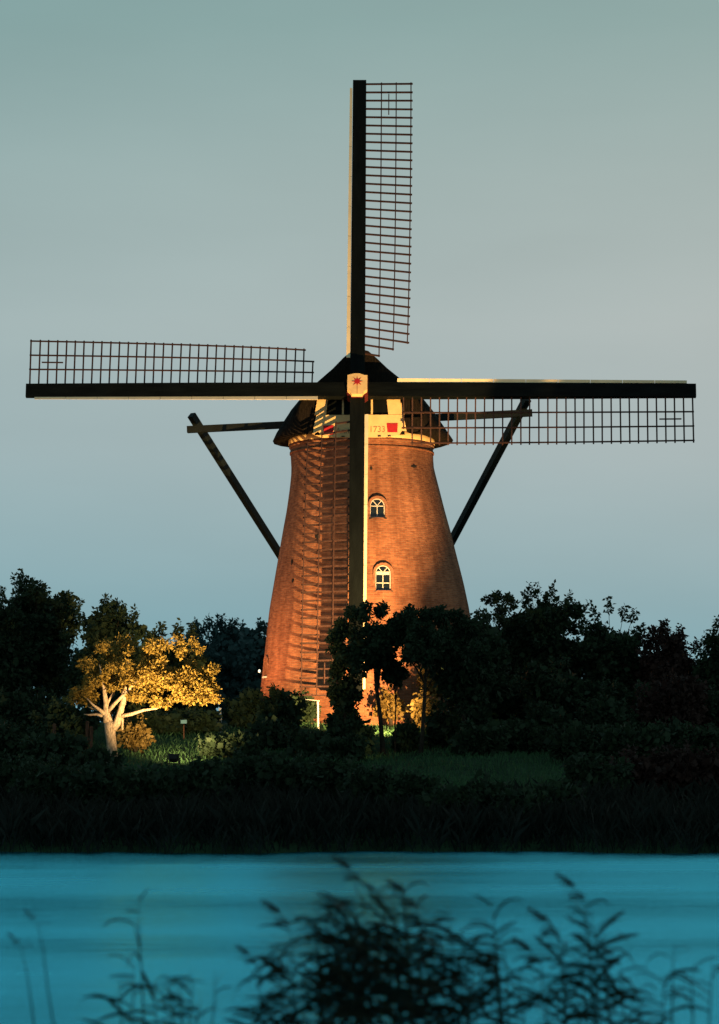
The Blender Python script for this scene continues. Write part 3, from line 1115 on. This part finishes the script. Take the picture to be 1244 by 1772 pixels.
# ------------------------------------------------------------------ trees
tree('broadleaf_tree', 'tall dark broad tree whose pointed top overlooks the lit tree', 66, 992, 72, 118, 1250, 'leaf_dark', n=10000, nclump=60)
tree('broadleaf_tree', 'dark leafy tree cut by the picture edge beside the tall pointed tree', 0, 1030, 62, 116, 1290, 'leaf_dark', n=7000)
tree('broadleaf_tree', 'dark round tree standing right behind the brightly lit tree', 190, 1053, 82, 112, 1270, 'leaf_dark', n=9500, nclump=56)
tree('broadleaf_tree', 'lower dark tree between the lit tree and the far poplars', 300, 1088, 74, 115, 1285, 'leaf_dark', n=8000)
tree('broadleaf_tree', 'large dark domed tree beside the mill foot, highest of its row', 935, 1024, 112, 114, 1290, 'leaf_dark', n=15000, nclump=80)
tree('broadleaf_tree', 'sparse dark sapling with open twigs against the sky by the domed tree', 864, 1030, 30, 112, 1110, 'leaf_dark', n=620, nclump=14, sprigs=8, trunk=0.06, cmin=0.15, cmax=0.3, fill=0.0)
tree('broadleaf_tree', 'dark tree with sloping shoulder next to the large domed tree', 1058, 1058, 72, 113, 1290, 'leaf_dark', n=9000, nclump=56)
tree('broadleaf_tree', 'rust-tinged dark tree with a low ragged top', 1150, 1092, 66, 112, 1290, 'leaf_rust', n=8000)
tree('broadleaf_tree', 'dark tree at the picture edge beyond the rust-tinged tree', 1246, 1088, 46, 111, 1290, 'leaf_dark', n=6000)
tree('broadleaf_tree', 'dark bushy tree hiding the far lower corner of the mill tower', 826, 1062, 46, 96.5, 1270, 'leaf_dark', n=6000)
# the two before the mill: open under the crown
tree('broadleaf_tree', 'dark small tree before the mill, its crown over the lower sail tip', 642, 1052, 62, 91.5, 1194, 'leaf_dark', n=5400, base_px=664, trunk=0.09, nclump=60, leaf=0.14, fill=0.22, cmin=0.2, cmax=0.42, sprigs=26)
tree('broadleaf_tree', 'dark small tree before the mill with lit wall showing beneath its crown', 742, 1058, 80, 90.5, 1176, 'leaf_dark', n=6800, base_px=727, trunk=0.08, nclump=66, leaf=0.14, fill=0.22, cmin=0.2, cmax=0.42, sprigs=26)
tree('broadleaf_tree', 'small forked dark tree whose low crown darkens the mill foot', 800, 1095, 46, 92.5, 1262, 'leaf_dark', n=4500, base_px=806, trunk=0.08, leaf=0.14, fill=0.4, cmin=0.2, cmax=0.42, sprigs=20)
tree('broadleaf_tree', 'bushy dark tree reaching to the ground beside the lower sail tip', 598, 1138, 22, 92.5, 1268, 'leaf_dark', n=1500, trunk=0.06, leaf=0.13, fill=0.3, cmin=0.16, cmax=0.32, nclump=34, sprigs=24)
tree('broadleaf_tree', 'thin dark sapling whose stem crosses the lit wall under the crowns', 684, 1150, 15, 92.0, 1192, 'leaf_dark', n=900, trunk=0.035, leaf=0.12, fill=0.3, cmin=0.12, cmax=0.22, nclump=16, sprigs=9)
# warm foliage lit from below behind those trees
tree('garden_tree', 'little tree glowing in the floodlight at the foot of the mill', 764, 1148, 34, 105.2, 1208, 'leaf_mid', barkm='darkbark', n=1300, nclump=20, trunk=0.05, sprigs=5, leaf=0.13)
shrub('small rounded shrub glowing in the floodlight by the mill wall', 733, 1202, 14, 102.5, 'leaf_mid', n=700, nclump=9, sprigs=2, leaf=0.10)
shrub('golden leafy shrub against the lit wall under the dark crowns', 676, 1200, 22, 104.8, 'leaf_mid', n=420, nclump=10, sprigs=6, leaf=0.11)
# far poplars
for i, (px, top, half) in enumerate(((338, 1084, 15), (362, 1080, 14), (384, 1070, 15), (408, 1074, 17), (432, 1092, 16), (452, 1086, 17), (474, 1096, 14))):
    tree('poplar_tree', 'haze-tinted slender poplar in the far row beside the mill tower', px, top, half, 172, 1240, 'leaf_far_haze', n=1700, nclump=24, leaf=0.26,
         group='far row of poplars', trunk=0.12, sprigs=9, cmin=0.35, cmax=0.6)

# the far wood: one mass closing the view between the trees
cs, rs = [], []
for px in np.arange(-60, 1310, 14):
    top = np.interp(px, [-60, 250, 330, 400, 480, 800, 1000, 1300], [1130, 1130, 1112, 1100, 1110, 1150, 1160, 1150]) + random.uniform(-14, 14)
    dd = random.uniform(166, 176)
    for py in np.arange(top + 16, 1345, 20):
        q = P(px + random.uniform(-6, 6), py, dd)
        cs.append(np.array(q))
        rs.append(random.uniform(0.6, 1.0))
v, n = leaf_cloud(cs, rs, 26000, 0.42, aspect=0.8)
tag(data_obj('far_wood', quads_mesh('far_wood', v, n, M['leaf_far_haze'])), 'far-off dark wood closing the view behind the dike', 'wood', kind='stuff')

# ---- the lit tree, with its own limbs
g = ground_at(195, 90.0)
lt = empty('orchard_tree', g)
tag(lt, 'small tree with pale forked trunk and orange floodlit crown', 'tree')


def L(px, py, dy=0.0):
    return P(px, py, 90.0 + dy) - g


mb = MB()
mb.tube([L(196, 1318), L(194, 1300), L(192, 1280), L(190, 1262), L(187, 1248)], [0.205, 0.170, 0.168, 0.18, 0.15], 12)
mb.tube([L(192, 1264), L(202, 1252), L(207, 1236), L(213, 1214), L(216, 1180, .1), L(222, 1140, .2)], [0.15, 0.13, 0.105, 0.10, 0.07, 0.03], 9)
mb.tube([L(187, 1250), L(184, 1236), L(183, 1218), L(180, 1190), L(172, 1150)], [0.16, 0.12, 0.085, 0.06, 0.02], 9)
mb.tube([L(184, 1238), L(172, 1228, -.1), L(160, 1219, -.3), L(150, 1208, -.4)], [0.085, 0.055, 0.035, 0.012], 8)
mb.tube([L(182, 1240), L(168, 1236, .1), L(154, 1237, .1), L(145, 1236, .1)], [0.065, 0.042, 0.03, 0.012], 8)
mb.tube([L(184, 1238), L(176, 1230, .3), L(160, 1226, .4), L(150, 1222, .5)], [0.065, 0.045, 0.03, 0.012], 8)
mb.tube([L(186, 1232), L(200, 1216, -.1), L(222, 1194, -.3), L(245, 1170, -.3)], [0.075, 0.06, 0.045, 0.02], 8)
mb.tube([L(205, 1240), L(226, 1236, -.1), L(248, 1229, -.1), L(270, 1226, .2), L(310, 1208, .3)], [0.075, 0.06, 0.048, 0.035, 0.012], 8)
mb.tube([L(211, 1238), L(212, 1250), L(211.5, 1263)], [0.045, 0.04, 0.03], 7)
mb.tube([L(183, 1222), L(196, 1200, .2), L(200, 1170, .3)], [0.06, 0.045, 0.015], 7)
mb.build('trunk', M['palebark'], lt, True)
cs, rs = [], []
kk = 90.0 / F


def blob(px, py, rx, ry, n, r0, r1, dep=1.1, dy=0.0):
    a, b = clumps(np.array(L(px, py, dy)), (rx * kk, dep, ry * kk), n, r0, r1, shell=0.3)
    cs.extend(a)
    rs.extend(b)


blob(300, 1180, 72, 40, 40, 0.16, 0.34)
blob(340, 1200, 44, 26, 18, 0.14, 0.26, 0.8)
blob(250, 1150, 64, 40, 18, 0.12, 0.26)
blob(180, 1150, 62, 48, 20, 0.18, 0.34, 1.2, 0.5)
blob(292, 1118, 52, 30, 14, 0.10, 0.22)
blob(355, 1180, 34, 30, 12, 0.10, 0.2, 0.7)
blob(240, 1205, 34, 14, 8, 0.12, 0.2, 0.6)
blob(372, 1205, 18, 14, 6, 0.10, 0.16, 0.4)
blob(150, 1205, 40, 22, 12, 0.12, 0.22, 0.8)
blob(170, 1180, 40, 24, 12, 0.14, 0.26, 0.9, 0.2)
blob(225, 1180, 40, 24, 14, 0.12, 0.24, 0.8, -0.2)
blob(290, 1215, 40, 14, 12, 0.10, 0.2, 0.6, -0.2)
v, n = leaf_cloud(cs, rs, 17000, 0.115)
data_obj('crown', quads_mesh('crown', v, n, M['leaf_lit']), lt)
shrub('low leafy shrub behind the pale forked trunk', 232, 1252, 24, 91.5, 'leaf_mid', n=500, nclump=8, sprigs=3, leaf=0.11)

# ------------------------------------------------------------------ shrubs on the dike
UNDER = [(40, 1205, 80, 100, 'leaf_dark', 'tall dark shrub under the tall pointed tree'),
         (120, 1222, 60, 96, 'leaf_dark', 'dark shrub beside the brown fence posts'),
         (285, 1240, 52, 99, 'leaf_dark', 'dark shrub beneath the lit crown on the dike'),
         (335, 1240, 40, 100, 'leaf_dark', 'dark shrub just behind the short white lamp housing'),
         (438, 1206, 44, 102.8, 'leaf_dark', 'dark shrub at the mill foot beside the flank window'),
         (484, 1200, 40, 99.5, 'leaf_dark', 'loose dark shrub overlapping the lit brick at the mill foot'),
         (594, 1206, 20, 94.0, 'leaf_dark', 'dark shrub between the bent white rail and the mill trees'),
         (522, 1208, 24, 104.2, 'leaf_dark', 'dark shrub at the mill foot right behind the bent white rail'),
         (612, 1252, 28, 91, 'leaf_dark', 'dark shrub at the edge of the lit grass before the mill'),
         (764, 1226, 13, 93.6, 'leaf_dark', 'upright dark shrub beneath the crown with lit wall behind'),
         (705, 1262, 12, 92.5, 'leaf_dark', 'little dark shrub in the lit grass under the mill trees'),
         (880, 1180, 66, 99, 'leaf_dark', 'broad dark shrub in front of the large domed tree'),
         (975, 1150, 74, 97, 'leaf_dark', 'broad spreading shrub mass below the large domed tree'),
         (1075, 1190, 66, 98, 'leaf_dark', 'dark shrub below the tree with sloping shoulder'),
         (1165, 1180, 66, 96, 'leaf_rust', 'reddish dark shrub below the rust-tinged tree'),
         (1235, 1205, 50, 97, 'leaf_dark', 'dark shrub at the foot of the tree by the picture edge'),
         (815, 1215, 34, 95.5, 'leaf_dark', 'dark shrub beside the white lamp housing at the mill foot')]
for px, top, half, d, lm, lab in UNDER:
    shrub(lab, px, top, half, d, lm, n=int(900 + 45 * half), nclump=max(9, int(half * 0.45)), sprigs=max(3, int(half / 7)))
MID = [(20, 1262, 70, 88, 'dark shrub on the dike before the tall pointed tree'), (95, 1285, 56, 86, 'dark shrub low on the dike before the brown posts'),
       (170, 1318, 40, 84, 'low dark shrub before the pale forked trunk'), (395, 1285, 50, 90, 'dark shrub on the slope below the straight white post'),
       (470, 1262, 50, 93, 'dark shrub on the slope below the mill flank'), (540, 1282, 46, 90, 'dark shrub on the slope below the bent white rail'),
       (596, 1286, 34, 88, 'dark shrub ending the lit strip of grass before the mill'),
       (830, 1262, 44, 90, 'dark shrub standing behind the dim open lawn'), (900, 1262, 54, 92, 'broad dark shrub bordering the dim open lawn'),
       (1000, 1262, 52, 88, 'dark shrub at the rusty end of the dim open lawn'), (1085, 1268, 58, 87, 'dark shrub on the dike before the sloping tree'),
       (1160, 1262, 58, 88, 'dark shrub on the dike before the reddish shrub'), (1235, 1268, 50, 87, 'dark shrub on the dike before the edge tree'),
       (1050, 1215, 44, 93, 'dark shrub between the spreading shrub mass and the reddish shrub'), (940, 1232, 48, 95, 'dark shrub before the broad spreading shrub mass')]
for px, top, half, d, lab in MID:
    shrub(lab, px, top, half, d, 'leaf_dark', n=int(900 + 45 * half), nclump=max(9, int(half * 0.5)), sprigs=max(3, int(half / 7)))
BANK = [(15, 1318, 62, 74), (95, 1326, 60, 72), (178, 1336, 56, 71), (262, 1340, 56, 72), (345, 1334, 58, 73), (430, 1312, 56, 75), (510, 1322, 54, 74), (585, 1326, 48, 73),
        (648, 1342, 44, 71), (712, 1352, 40, 70), (775, 1382, 40, 69), (838, 1366, 38, 70), (905, 1386, 44, 69), (965, 1376, 40, 70), (1030, 1322, 56, 74), (1110, 1312, 58, 75),
        (1185, 1304, 58, 75), (1250, 1312, 50, 75)]
for i, (px, top, half, d) in enumerate(BANK):
    rust = px > 1080
    shrub('rust-brown dark shrub of the thicket along the river bank' if rust else 'dark shrub of the low thicket along the river bank', px, top, half, d,
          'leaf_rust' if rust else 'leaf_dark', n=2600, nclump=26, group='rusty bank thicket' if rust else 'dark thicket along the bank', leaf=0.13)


# ------------------------------------------------------------------ grass and bank sedge (uncountable)
def blades(n, xr, yr, hmin, hmax, width, lean=0.35, keep=None):
    y = rng.uniform(yr[0], yr[1], n)
    x = rng.uniform(xr[0], xr[1], n) * y / 90.0
    if keep is not None:
        k = keep(x, y)
        x, y = x[k], y[k]
    n = len(x)
    z = H(x, y)
    h = rng.uniform(hmin, hmax, n)
    a = rng.uniform(0, 6.28, n)
    ln = rng.normal(0, lean, (n, 2)) * h[:, None]
    wx, wy = np.cos(a) * width, np.sin(a) * width
    p = np.stack([x, y, z - 0.02], 1)
    w = np.stack([wx, wy, np.zeros(n)], 1) / 2
    m1 = p + np.stack([ln[:, 0] * 0.35, ln[:, 1] * 0.35, h * 0.6], 1)
    t = p + np.stack([ln[:, 0], ln[:, 1], h], 1)
    v = np.stack([p - w, p + w, m1 + w * 0.6, t], 1).reshape(-1, 3)
    return v, n


v, n = blades(46000, (-13, 13), (76, 104), 0.06, 0.22, 0.022)
tag(data_obj('grass', quads_mesh('grass', v, n, M['grass'])), 'short green grass covering the dike slope', 'grass', kind='stuff')
v, n = blades(26000, (-19, 19), (63.4, 70), 0.15, 0.50, 0.02, 0.3, keep=lambda x, y: H(x, y) > -0.05)
v2, n2 = blades(9000, (-19, 19), (64.9, 74), 0.3, 0.8, 0.02, 0.35, keep=lambda x, y: H(x, y) > 0.1)
tag(data_obj('sedge_grass', quads_mesh('sedge_grass', np.concatenate([v, v2]), n + n2, M['sedge'])), 'dark tall sedge fringing the far river edge', 'sedge', kind='stuff')

# ------------------------------------------------------------------ posts and rails on the dike
b = P(383, 1269, 100.5)
b.z = float(H(b.x, b.y))
e = empty('marker_post', b)
tag(e, 'single straight white post beside the lit tree crown', 'post')
MB().bar((0, 0, -0.2), (-0.05, 0, 0.86), 0.085, 0.085).build('post', M['white'], e)
MB().bar((-0.05, 0, 0.862), (-0.052, 0, 0.90), 0.11, 0.11).build('post_cap', M['white'], e)
b = P(551, 1262, 101.5)
b.z = float(H(b.x, b.y))
e = empty('rail_post', b)
tag(e, 'white post with a bent side rail at the mill foot', 'post')
MB().bar((0, 0, -0.2), (-0.02, 0, 1.0), 0.06, 0.06).build('post', M['white'], e)
MB().bar((0.03, 0, 1.03), (-0.48, 0.25, 1.09), 0.035, 0.035).build('rail', M['white'], e)
for px, py, h in ((150, 1302, 1.02), (157, 1306, 0.85), (93, 1300, 0.9)):
    b = ground_at(px, 91.2)
    MBo = MB()
    e = empty('fence_post', b)
    tag(e, 'weathered brown wooden post beside the pale forked trunk', 'post', 'brown posts near the lit tree')
    MB().bar((0, 0, -0.25), (0.02, 0, h), 0.13, 0.10).build('post', M['plank'], e)
    MB().bar((0.02, 0, h + 0.002), (0.022, 0, h + 0.05), 0.15, 0.12, w2=0.06, h2=0.05).build('post_top', M['plank'], e)
b = ground_at(318, 97)
e = empty('sign_board', b)
tag(e, 'small bluish board on a stake under the lit crown', 'board')
MB().bar((0, 0, -0.2), (0, 0, P(318, 1254, 97).z - b.z), 0.04, 0.04).build('stake', M['plank'], e)
MB().box((0, -0.03, P(318, 1249, 97).z - b.z), (0.22, 0.02, 0.13)).build('board', simple('blue_board', (0.10, 0.30, 0.38), 0.5, 0.1), e)


# ------------------------------------------------------------------ reeds before the lens
def leaf_mesh(name, ln, wid, droop, lift, turn):
    """arching blade leaving the stem along +x"""
    vs, fs = [], []
    n = 7
    for i in range(n + 1):
        k = i / n
        x = ln * (k - 0.18 * droop * k * k)
        z = ln * (lift * k - droop * k ** 2.0)
        w = wid * (0.35 + 1.5 * k) * (1 - k) ** 0.7 if i < n else 0.0005
        dx, dz = 1 - 0.36 * droop * k, lift - 2 * droop * k
        ll = math.hypot(dx, dz)
        a = turn * (1 - 0.3 * k)
        wx, wy, wz = -dz / ll * math.sin(a), math.cos(a), dx / ll * math.sin(a)
        vs += [(x - wx * w / 2, -wy * w / 2, z - wz * w / 2), (x, 0, z - 0.1 * w), (x + wx * w / 2, wy * w / 2, z + wz * w / 2)]
    for i in range(n):
        a = i * 3
        fs += [(a, a + 1, a + 4, a + 3), (a + 1, a + 2, a + 5, a + 4)]
    me = bpy.data.meshes.new(name)
    me.from_pydata(vs, [], fs)
    me.materials.append(M['reed'])
    me.polygons.foreach_set('use_smooth', [True] * len(fs))
    return me


LEAVES = [leaf_mesh('leaf', 0.38, 0.042, 0.42, 0.50, 0.9), leaf_mesh('leaf', 0.42, 0.038, 0.80, 0.75, -1.0), leaf_mesh('leaf', 0.32, 0.044, 0.25, 0.35, 1.2),
          leaf_mesh('leaf', 0.46, 0.036, 1.00, 0.80, 0.6), leaf_mesh('leaf', 0.28, 0.046, 0.10, 0.65, -0.8), leaf_mesh('leaf', 0.40, 0.042, 0.60, 0.30, 1.1)]


def plume_mesh():
    """feathery head, hanging to the lee side"""
    mb = MB()
    for i in range(60):
        k = random.random()
        a = random.uniform(0, 6.28)
        b = Vector((-0.10 * k * k, 0, 0.20 * k))
        r = 0.055 * (1 - 0.6 * k)
        t = b + Vector((math.cos(a) * r - 0.05, math.sin(a) * r, 0.05 - 0.05 * random.random()))
        mb.tube([b, b.lerp(t, 0.5) + Vector((0, 0, 0.012)), t], [0.0015, 0.004, 0.001], 3)
    me = bpy.data.meshes.new('plume')
    me.from_pydata([tuple(q) for q in mb.v], [], mb.f)
    me.materials.append(M['plume'])
    return me


PLUME = plume_mesh()


def reed(px, top, d, label, group, nleaf=9, lean=-0.06, plume=False, low=0.30, big=1.0, spread=0.9):
    k = d / F
    x = (px - CX) * k
    ztop = CZ + (HY - top) * k
    gz = float(H(x, d))
    hgt = ztop - gz
    bx = x - lean * hgt
    e = empty('reed', (bx, d, gz))
    tag(e, label, 'reed', group)
    pts = []
    for i in range(6):
        t = i / 5
        pts.append(Vector((lean * hgt * t ** 1.8 + random.uniform(-.008, .008), random.uniform(-.01, .01), -0.1 + (hgt + 0.1) * t)))
    MB().tube(pts, [0.0075, 0.007, 0.0065, 0.0055, 0.004, 0.0015], 5).build('stem', M['reed'], e, True)
    for i in range(nleaf):
        t = low + (0.985 - low) * (i + random.uniform(0, 0.7)) / nleaf
        t = min(t, 0.985)
        q = pts[min(4, int(t * 5))].lerp(pts[min(5, int(t * 5) + 1)], t * 5 - int(t * 5))
        side = math.pi if random.random() < 0.62 else 0.0         # the wind turns most blades one way
        az = side + random.gauss(0, spread * 0.6)
        s = big * random.uniform(0.65, 1.15) * (1.0 if t < 0.85 else 0.7)
        data_obj('leaf', random.choice(LEAVES), e, q, (random.gauss(0, 0.25), random.gauss(-0.05 - 0.5 * max(0, t - 0.75), 0.25), az), (s, s, s))
    if plume:
        data_obj('plume', PLUME, e, pts[-1] - Vector((0, 0, 0.05)), (0, -0.3, 0), (plume,) * 3)
    return e


ENV = [(420, 1670), (445, 1640), (500, 1575), (545, 1550), (580, 1530), (622, 1498), (660, 1530), (695, 1508), (720, 1540), (745, 1590), (775, 1545), (800, 1590),
       (850, 1535), (870, 1610), (900, 1660), (935, 1640), (965, 1590), (1010, 1530), (1040, 1580), (1070, 1640), (1105, 1690), (1130, 1720)]
ex, et = [q[0] for q in ENV], [q[1] for q in ENV]
for px, top in ENV[1:-1]:
    reed(px, top + 18, random.uniform(18.6, 19.4), 'tall dark reed rising to the upper edge of the dense reed bed', 'tallest reeds of the dense bed', nleaf=12, low=0.40, big=0.95, plume=random.choice((False, 0.8, 1.1)))
for i in range(54):                                                # the body of the bed, densest in its middle
    px = random.gauss(640, 80) if i < 18 else random.gauss(630, 70) if i < 32 else random.uniform(440, 1100)
    top = np.interp(px, ex, et) + abs(random.gauss(0, 55)) + (15 if i < 18 or i >= 32 else 95)
    if px < 400 or px > 1110:
        continue
    reed(px, min(top, 1745), random.uniform(18.2, 19.6), 'dark leafy reed inside the dense reed bed', 'reeds inside the dense bed', nleaf=11, low=0.45, big=1.0)
for px, top, nl, ln, big in ((205, 1690, 6, -0.05, 0.9), (232, 1665, 5, 0.04, 0.9), (265, 1698, 6, -0.06, 0.9), (288, 1690, 6, -0.12, 0.9), (312, 1700, 6, -0.05, 0.9), (335, 1690, 6, 0.08, 0.9),
                           (345, 1728, 5, 0.05, 0.9)):
    reed(px, top, random.uniform(18.4, 19.2), 'short dark reed in the low tuft apart from the dense bed', 'reeds of the low tuft', nleaf=nl + 2, lean=ln, low=0.55, big=big)
reed(240, 1545, 18.9, 'lone slender reed with few blades rising over the low tuft', None, nleaf=6, lean=-0.03, low=0.66, big=0.7)
reed(372, 1680, 18.9, 'bare upright reed blade between the low tuft and the dense bed', None, nleaf=2, lean=0.03, low=0.75, big=0.7)
reed(62, 1580, 18.9, 'lone thin reed with a drooping tip out in open water', None, nleaf=3, lean=-0.12, low=0.90, big=0.55, plume=0.4)
reed(32, 1622, 18.9, 'lone thin reed ending in a dark bud out in open water', None, nleaf=1, lean=-0.14, low=0.92, big=0.4, plume=0.45)
reed(1168, 1632, 18.9, 'thin pale-looking reed with one level blade beyond the dense bed', None, nleaf=4, lean=0.03, low=0.80, big=0.8)
for px, top in ((1200, 1665), (1232, 1660), (1150, 1690)):
    reed(px, top, 18.6, 'sparse reed at the thin outer end of the bed', 'sparse outer reeds', nleaf=6, lean=0.02, low=0.6, big=0.9)
